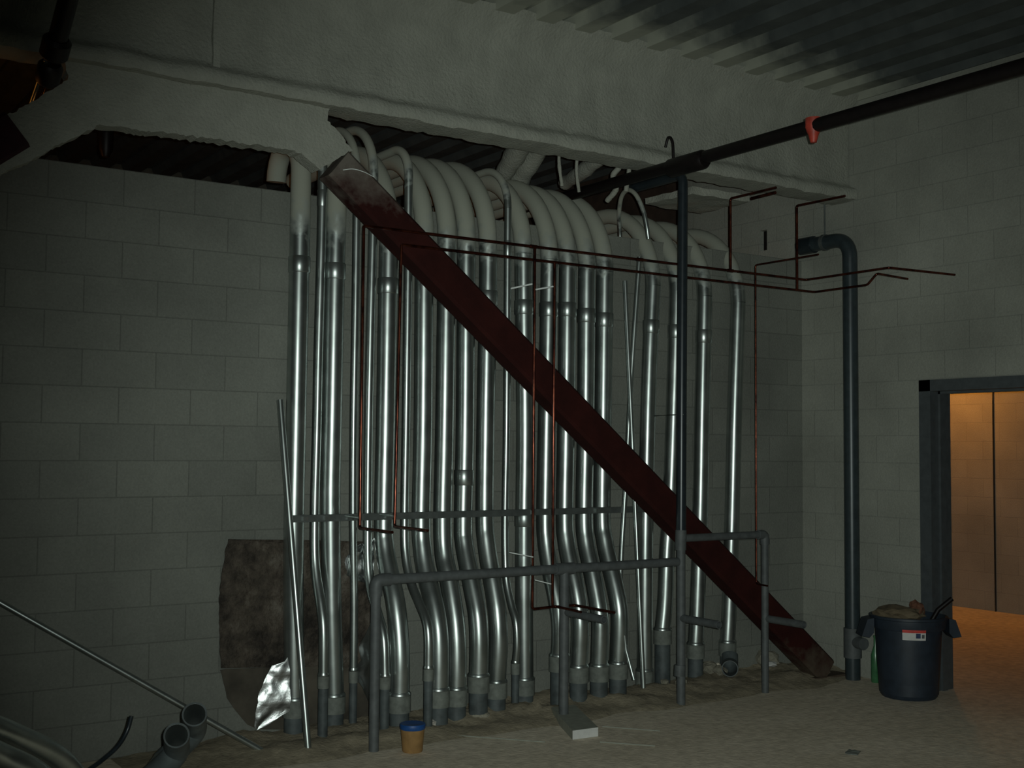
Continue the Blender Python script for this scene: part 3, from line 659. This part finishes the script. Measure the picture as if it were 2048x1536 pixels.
# ------------------------------------------------------------------ loose elbows and tube, lower left
def openelbow(name, mouth, dirv, tail, r, label):
    t = thing(name, label, 'pipe', tuple(mouth))
    tobj('bent_pipe', dense([mouth, mouth + dirv * 0.22, *tail], 9), r, M['galv_bare'], t, seg=30, hollow=0.93)
    tobj('end_collar', [mouth - dirv * 0.004, mouth + dirv * 0.06], r * 1.07, M['darkpipe'], t, seg=30, hollow=0.88)
    return t
yb = 5.35
dr = (FW * 0.78 - UP * 0.52 - RT * 0.22).normalized()
def mouthpath(px, py, y, k):
    m = aty(px, py, y); a = m + dr * 0.10
    return m, [m + dr * 0.19 - Vector((0.01, 0, 0.03)), aty(px - 62, py + 95, y + 0.10), aty(px - 110, py + 165, y), aty(px - 190, py + 185, y - .1), *k]
m1, k1 = mouthpath(389, 1429, yb, [aty(120, 1522, yb - 0.2), aty(20, 1470, yb - 0.3), aty(-60, 1440, yb - .35)])
m2, k2 = mouthpath(353, 1471, yb - 0.14, [aty(85, 1560, yb - 0.45), aty(0, 1514, yb - 0.5), aty(-60, 1490, yb - .55)])
def openelbow(name, mouth, tail, r, label):
    t = thing(name, label, 'pipe', tuple(mouth))
    tobj('bent_pipe', dense([mouth, mouth + dr * 0.10, *tail], 9), r, M['galv_bare'], t, seg=30, hollow=0.93)
    tobj('dark_bend', dense([mouth - dr * 0.004, mouth + dr * 0.10, *tail[:2]], 9), r * 1.07, M['pvc'], t, seg=30, hollow=0.88)  # dark outer sleeve over the mouth end of the bend
    return t
openelbow('conduit_elbow', m1, k1, 0.052, 'farther of two loose galvanized elbows in the left foreground, its open mouth facing out')
openelbow('conduit_elbow', m2, k2, 0.052, 'nearer of two loose galvanized elbows in the left foreground, its open mouth facing out')
A = atz(526, 1503, 0.02); B = aty(-30, 1188, 6.62)
t = tobj('metal_tube', [A, A.lerp(B, .5), B, B + (B - A) * 0.02], 0.0165, M['galv_bare'], seg=20, hollow=0.88); tag(t, 'long slim metal tube slanting from the left edge down to the floor', 'tube')
t = tobj('bent_rod', dense([aty(263, 1432, 5.5), aty(254, 1462, 5.5), aty(236, 1492, 5.48), aty(205, 1520, 5.45), aty(170, 1545, 5.4)]), 0.010, M['darkpipe'], seg=10); tag(t, 'thin dark curved rod standing up behind the loose elbows', 'rod')

# ------------------------------------------------------------------ trash can
tc = atz(1826, 1400, 0); tc = Vector((tc.x + 0.085, tc.y + 0.10, 0))
can = thing('trash_can', 'navy plastic trash can heaped with rubbish beside the doorway', 'trash can', tc)
bm = bmesh.new()
prof = [(0.180, 0.0), (0.192, 0.014), (0.203, 0.10), (0.211, 0.22), (0.219, 0.36), (0.225, 0.46), (0.226, 0.475), (0.248, 0.48), (0.255, 0.50), (0.258, 0.545), (0.265, 0.55), (0.265, 0.565), (0.250, 0.568), (0.243, 0.555), (0.220, 0.47), (0.20, 0.03)]
lathe(bm, prof, 48, tc); obj('can_body', bm, M['bin'], can)
vd = Vector((RT.x, RT.y, 0)).normalized()
for s in (-1, 1):
    c = tc + vd * s * 0.262 + Vector((0, 0, 0.50)); n2 = Vector((-vd.y, vd.x, 0))
    bm = bmesh.new(); w_ = 0.075
    pts = [(0.0, 0.05), (0.045, 0.04), (0.07, -0.03), (0.085, -0.075), (0.03, -0.085), (0.0, -0.05)]
    A_ = [bm.verts.new(c + vd * s * a + Vector((0, 0, b)) + n2 * w_) for a, b in pts]; B_ = [bm.verts.new(c + vd * s * a + Vector((0, 0, b)) - n2 * w_) for a, b in pts]
    bm.faces.new(A_); bm.faces.new(B_[::-1])
    for k in range(len(pts)): bm.faces.new((A_[k], A_[(k + 1) % len(pts)], B_[(k + 1) % len(pts)], B_[k]))
    obj('handle', bm, M['bin'], can, smooth=False)
# sticker
fd = Vector((-RT.y, RT.x, 0)).normalized(); fd = fd if fd.dot(Vector((FW.x, FW.y, 0))) < 0 else -fd
a0 = math.atan2(fd.y, fd.x)
def sticker(name, u0, u1, z0, z1, off, mat, par):
    bm = bmesh.new(); n = 8; rows = []
    for k in range(n + 1):
        th = a0 + (u0 + (u1 - u0) * k / n) / 0.245
        rows.append([bm.verts.new(tc + Vector((math.cos(th) * (0.2255 + off + (z - 0.42) * 0.06), math.sin(th) * (0.2255 + off + (z - 0.42) * 0.06), z))) for z in (z0, z1)])
    for a, b in zip(rows, rows[1:]): bm.faces.new((a[0], b[0], b[1], a[1]))
    r = bmesh.ops.extrude_face_region(bm, geom=bm.faces[:])
    for v in r['geom']:
        if isinstance(v, bmesh.types.BMVert): v.co -= (v.co - tc).normalized() * 0.001
    return obj(name, bm, mat, par)
lab = sticker('sticker', -0.115, 0.035, 0.425, 0.492, 0.028, M['white'], can); lab['label'] = 'white and red sticker'
sticker('red_band', -0.115, 0.035, 0.476, 0.494, 0.0295, M['labelred'], lab)
sticker('printed_block', -0.03, 0.0, 0.44, 0.472, 0.0295, M['labelblue'], lab)
sticker('printed_block', 0.008, 0.026, 0.44, 0.465, 0.0295, M['cast'], lab)
# contents: each lies in the can, not part of it
def crumple(name, c, s, mat, label, cat, seed, rot=0.0, group=None, sub=3, amp=0.35):
    bm = bmesh.new(); bmesh.ops.create_icosphere(bm, subdivisions=sub, radius=1)
    for v in bm.verts:
        d = noise.noise(v.co * 1.7 + Vector((seed, 0, 0))) + 0.5 * noise.noise(v.co * 4 + Vector((0, seed, 0)))
        v.co = v.co * (1 + amp * d); v.co = Vector((v.co.x * s[0], v.co.y * s[1], v.co.z * s[2]))
        v.co = Matrix.Rotation(rot, 3, 'Z') @ v.co + Vector(c)
    t = obj(name, bm, mat, smooth=False); tag(t, label, cat, group); return t
crumple('cardboard_scrap', tc + Vector((-0.02, 0.02, 0.575)) - vd * 0.03, (0.16, 0.15, 0.055), M['cardboard'], 'crumpled brown rubbish heaped in the top of the trash can', 'rubbish', 1.3)
crumple('paper_bag', tc + vd * 0.06 + Vector((0, 0, 0.60)), (0.055, 0.05, 0.06), M['redbag'], 'small reddish brown paper bag poking up from the trash can', 'rubbish', 4.1)
t = tobj('stick', [tc + vd * 0.12 + Vector((0, 0, 0.45)), tc + vd * 0.21 + Vector((0, 0, 0.60)), tc + vd * 0.31 + Vector((0, 0, 0.68))], 0.017, M['black'], seg=10); tag(t, 'short black stick poking up from the right of the trash can', 'stick')
q = atx(1751, 1350, 7.25)
bm = bmesh.new(); qb_ = Vector((7.27, atx(1751, 1350, 7.27).y, 0))
lathe(bm, [(0.028, 0.0), (0.032, 0.01), (0.032, 0.20), (0.012, 0.27), (0.011, 0.33), (0.014, 0.33), (0.014, 0.345), (0.0, 0.346)], 20, qb_)
t = obj('bottle', bm, M['green']); tag(t, 'dark green bottle standing against the wall just left of the trash can', 'bottle')

# ------------------------------------------------------------------ things on the floor
q = atz(829, 1508, 0); q = q + Vector((0.02, 0.06, 0))
cup = thing('paper_cup', 'brown paper cup with a blue top band standing on the floor', 'cup', q)
bm = bmesh.new(); lathe(bm, [(0.055, 0.0), (0.058, 0.005), (0.068, 0.13), (0.064, 0.13), (0.05, 0.01)], 28, q); obj('cup_body', bm, M['kraft'], cup)
bm = bmesh.new(); lathe(bm, [(0.0675, 0.125), (0.072, 0.13), (0.073, 0.15), (0.070, 0.156), (0.0, 0.150)], 28, q); o = obj('lid', bm, M['blue'], cup); o['label'] = 'blue lid'
crumple('crumpled_paper', atz(868, 1458, 0) + Vector((0, 0, 0.035)), (0.075, 0.05, 0.035), M['paper'], 'crumpled pale paper on the dirt behind the paper cup', 'paper', 7.7, 0.3)
crumple('plaster_lump', atz(960, 1443, 0) + Vector((0, 0, 0.035)), (0.075, 0.06, 0.030), M['stone'], 'round flat plaster lump at the foot of the middle conduits', 'rubble', 2.2, 0, sub=3, amp=0.12)
# block offcut
A = atz(1145, 1480, 0); B = atz(1196, 1473, 0); T = atz(1102, 1432, 0.0)
ux = Vector((B.x - A.x, B.y - A.y, 0)); uy = Vector((T.x - A.x, T.y - A.y, 0))
bk = thing('foam_block', 'pale rectangular foam board lying on the floor, white end towards the room', 'board', A)
bm = bmesh.new(); vs = [bm.verts.new(P + Vector((0, 0, z))) for z in (0.0, 0.055) for P in (A, A + ux, A + ux + uy, A + uy)]
for f in ((0, 1, 2, 3), (4, 5, 6, 7), (0, 4, 5, 1), (1, 5, 6, 2), (2, 6, 7, 3), (3, 7, 4, 0)): bm.faces.new([vs[i] for i in f])
obj('board_body', bm, M['foam'], bk, smooth=False)
n_ = -uy.normalized() * 0.002
bm = bmesh.new(); vs = [bm.verts.new(P + n_ * k + Vector((0, 0, z))) for k in (0, 1) for P, z in ((A, 0.002), (A + ux, 0.002), (A + ux, 0.054), (A, 0.054))]
for f in ((0, 1, 2, 3), (4, 5, 6, 7), (0, 4, 5, 1), (1, 5, 6, 2), (2, 6, 7, 3), (3, 7, 4, 0)): bm.faces.new([vs[i] for i in f])
o = obj('white_end', bm, M['white'], bk, smooth=False); o['label'] = 'white end face'
def scrap(name, px, py, w, h, mat, label, ang=0.2, z=0.004):
    q = atz(px, py, 0); bm = bmesh.new(); n = 8; rows = []
    for i in range(n + 1):
        row = []
        for k in range(n + 1):
            u = (i / n - .5) * w; v = (k / n - .5) * h; e = 0.12 * noise.noise(Vector((u * 20, v * 20, px)))
            p = Matrix.Rotation(ang, 3, 'Z') @ Vector((u * (1 + e), v * (1 - e), 0)) + q
            row.append(bm.verts.new(p + Vector((0, 0, z + 0.012 * abs(noise.noise(Vector((u * 25, v * 25, py))))))))
        rows.append(row)
    for a, b in zip(rows, rows[1:]):
        for k in range(n): bm.faces.new((a[k], a[k + 1], b[k + 1], b[k]))
    r = bmesh.ops.extrude_face_region(bm, geom=bm.faces[:])
    for v in r['geom']:
        if isinstance(v, bmesh.types.BMVert): v.co.z -= 0.004
    t = obj(name, bm, mat, smooth=False); tag(t, label, 'paper'); return t
scrap('paper_scrap', 1706, 1506, 0.10, 0.07, M['cplg'], 'small flat pale scrap alone on the open floor at lower right', 0.5)
# grout scraps and thin laths
t = tobj('wood_lath', [atz(915, 1471, 0.006), atz(1090, 1484, 0.006)], 0.004, M['foam'], seg=6); tag(t, 'thin pale lath on the floor left of the foam board', 'stick')
t = tobj('wood_lath', [atz(1205, 1453, 0.006), atz(1320, 1462, 0.006)], 0.004, M['foam'], seg=6); tag(t, 'thin pale lath on the floor starting right behind the foam board', 'stick')
t = tobj('wood_lath', [atz(1200, 1484, 0.006), atz(1310, 1492, 0.006)], 0.004, M['foam'], seg=6); tag(t, 'thin pale lath on the floor right of the foam board white end', 'stick')
rub = [(1386, 1352, 0.028, 'palestone', 'small pale chunk between the tall stack foot and the next conduit'), (1404, 1362, 0.065, 'stone', 'grey stone right of the small pale chunk near the tall stack foot'),
       (1500, 1342, 0.085, 'stone', 'large grey stone between the open elbow and the waste branch'), (1560, 1326, 0.05, 'palestone', 'pale rounded chunk left of the brace foot'),
       (1578, 1333, 0.035, 'stone', 'small grey stone touching the brace foot on its left'), (1648, 1332, 0.032, 'palestone', 'white chunk right of the brace foot'),
       (1540, 1364, 0.05, 'white', 'flat white chip at the foot of the waste branch'), (1710, 1364, 0.014, 'white', 'tiny white chip at the foot of the corner pipe'),
       (1330, 1390, 0.03, 'stone', 'small stone in the dirt left of the tall stack foot'), (1100, 1398, 0.045, 'stone', 'stone left of the short grey waste riser'),
       (880, 1462, 0.03, 'stone', 'small stone right behind the crumpled paper'), (1362, 1392, 0.04, 'stone', 'stone just before the tall stack foot'), (1440, 1368, 0.05, 'stone', 'grey stone just left below the open elbow')]
for i, (px, py, r, mt, lb) in enumerate(rub):
    q = atz(px, py - 4, 0.0); r *= 1.15
    if q.y > 6.66: q.y = 6.66
    q.x = min(q.x, 7.26)
    if q.y > 6.2: q.z = 0.09 if mt != 'stone' else 0.06
    crumple('rubble_stone', q + Vector((0, 0, r * 0.5)), (r, r * 0.8, r * (0.62 if mt != 'white' else 0.35)), M[mt], lb, 'stone', i * 3.1, i, 'rubble along the wall foot', 2, 0.3)

# dirt heaped along the wall foot
bm = bmesh.new(); rows = []; nx, ny = 150, 14
for i in range(nx + 1):
    x = 1.9 + (WX - 1.92) * i / nx; row = []
    for k in range(ny + 1):
        t_ = k / ny; yf = 6.08 + 0.14 * noise.noise(Vector((x * 2.3, 0, 0)))
        y = yf + (6.735 - yf) * t_
        hgt = 0.07 * math.sin(min(1, t_ * 1.6) * PI / 2) * (0.65 + 0.6 * noise.noise(Vector((x * 3, y * 5, 0))) + 0.35 * noise.noise(Vector((x * 14, y * 14, 3)))) * min(1, (x - 1.9) * 1.5)
        row.append(bm.verts.new((x, y, max(0.002, hgt) if k else -0.005)))
    rows.append(row)
for a, b in zip(rows, rows[1:]):
    for k in range(ny): bm.faces.new((a[k], b[k], b[k + 1], a[k + 1]))
t = obj('loose_dirt', bm, M['dirt']); tag(t, 'loose brown dirt and grit heaped along the foot of the rear wall', 'dirt', kind='stuff')

# ------------------------------------------------------------------ lights: the camera flash, the sodium lamps beyond and an added orange light
cam = bpy.data.cameras.new('camera'); co = bpy.data.objects.new('camera', cam); COL.objects.link(co)
cam.sensor_fit = 'HORIZONTAL'; cam.sensor_width = 36; cam.lens = F / 2048 * 36; cam.clip_start = 0.05; cam.clip_end = 60
co.matrix_world = Matrix(((RT.x, UP.x, -FW.x, 0), (RT.y, UP.y, -FW.y, 0), (RT.z, UP.z, -FW.z, EYE), (0, 0, 0, 1)))
S.camera = co
sl = bpy.data.lights.new('flash', 'SPOT'); fo = bpy.data.objects.new('flash', sl); COL.objects.link(fo)
sl.energy = 700; sl.color = (0.90, 1.0, 0.93); sl.spot_size = math.radians(70); sl.spot_blend = 1.0; sl.shadow_soft_size = 0.012
fo.location = O + RT * 0.05 + UP * 0.03
fo.rotation_euler = ray(1270, 950).to_track_quat('-Z', 'Y').to_euler()
def lamp(name, loc, e, col, r=0.12):
    l_ = bpy.data.lights.new(name, 'POINT'); o = bpy.data.objects.new(name, l_); COL.objects.link(o)
    l_.energy = e; l_.color = col; l_.shadow_soft_size = r; o.location = loc
ORG = (1.0, 0.36, 0.055)
lamp('corridor_lamp', (10.8, 8.3, 2.65), 30, ORG)
lamp('rear_room_light', (5.6, 8.9, 1.2), 2.2, ORG)
lamp('rear_room_light', (0.3, 8.3, 2.95), 5, ORG)
lamp('rear_room_light', (1.9, 7.7, 2.8), 1.6, ORG, 0.06)  # added orange light, placed to tint the leftmost conduit's hook
w = bpy.data.worlds.new('world'); S.world = w; w.use_nodes = True
w.node_tree.nodes['Background'].inputs[0].default_value = (0.5, 0.75, 0.7, 1); w.node_tree.nodes['Background'].inputs[1].default_value = 0.004
S.view_settings.view_transform = 'Standard'; S.view_settings.look = 'None'; S.view_settings.gamma = 1
S.view_settings.exposure = 0; S.view_settings.use_curve_mapping = False
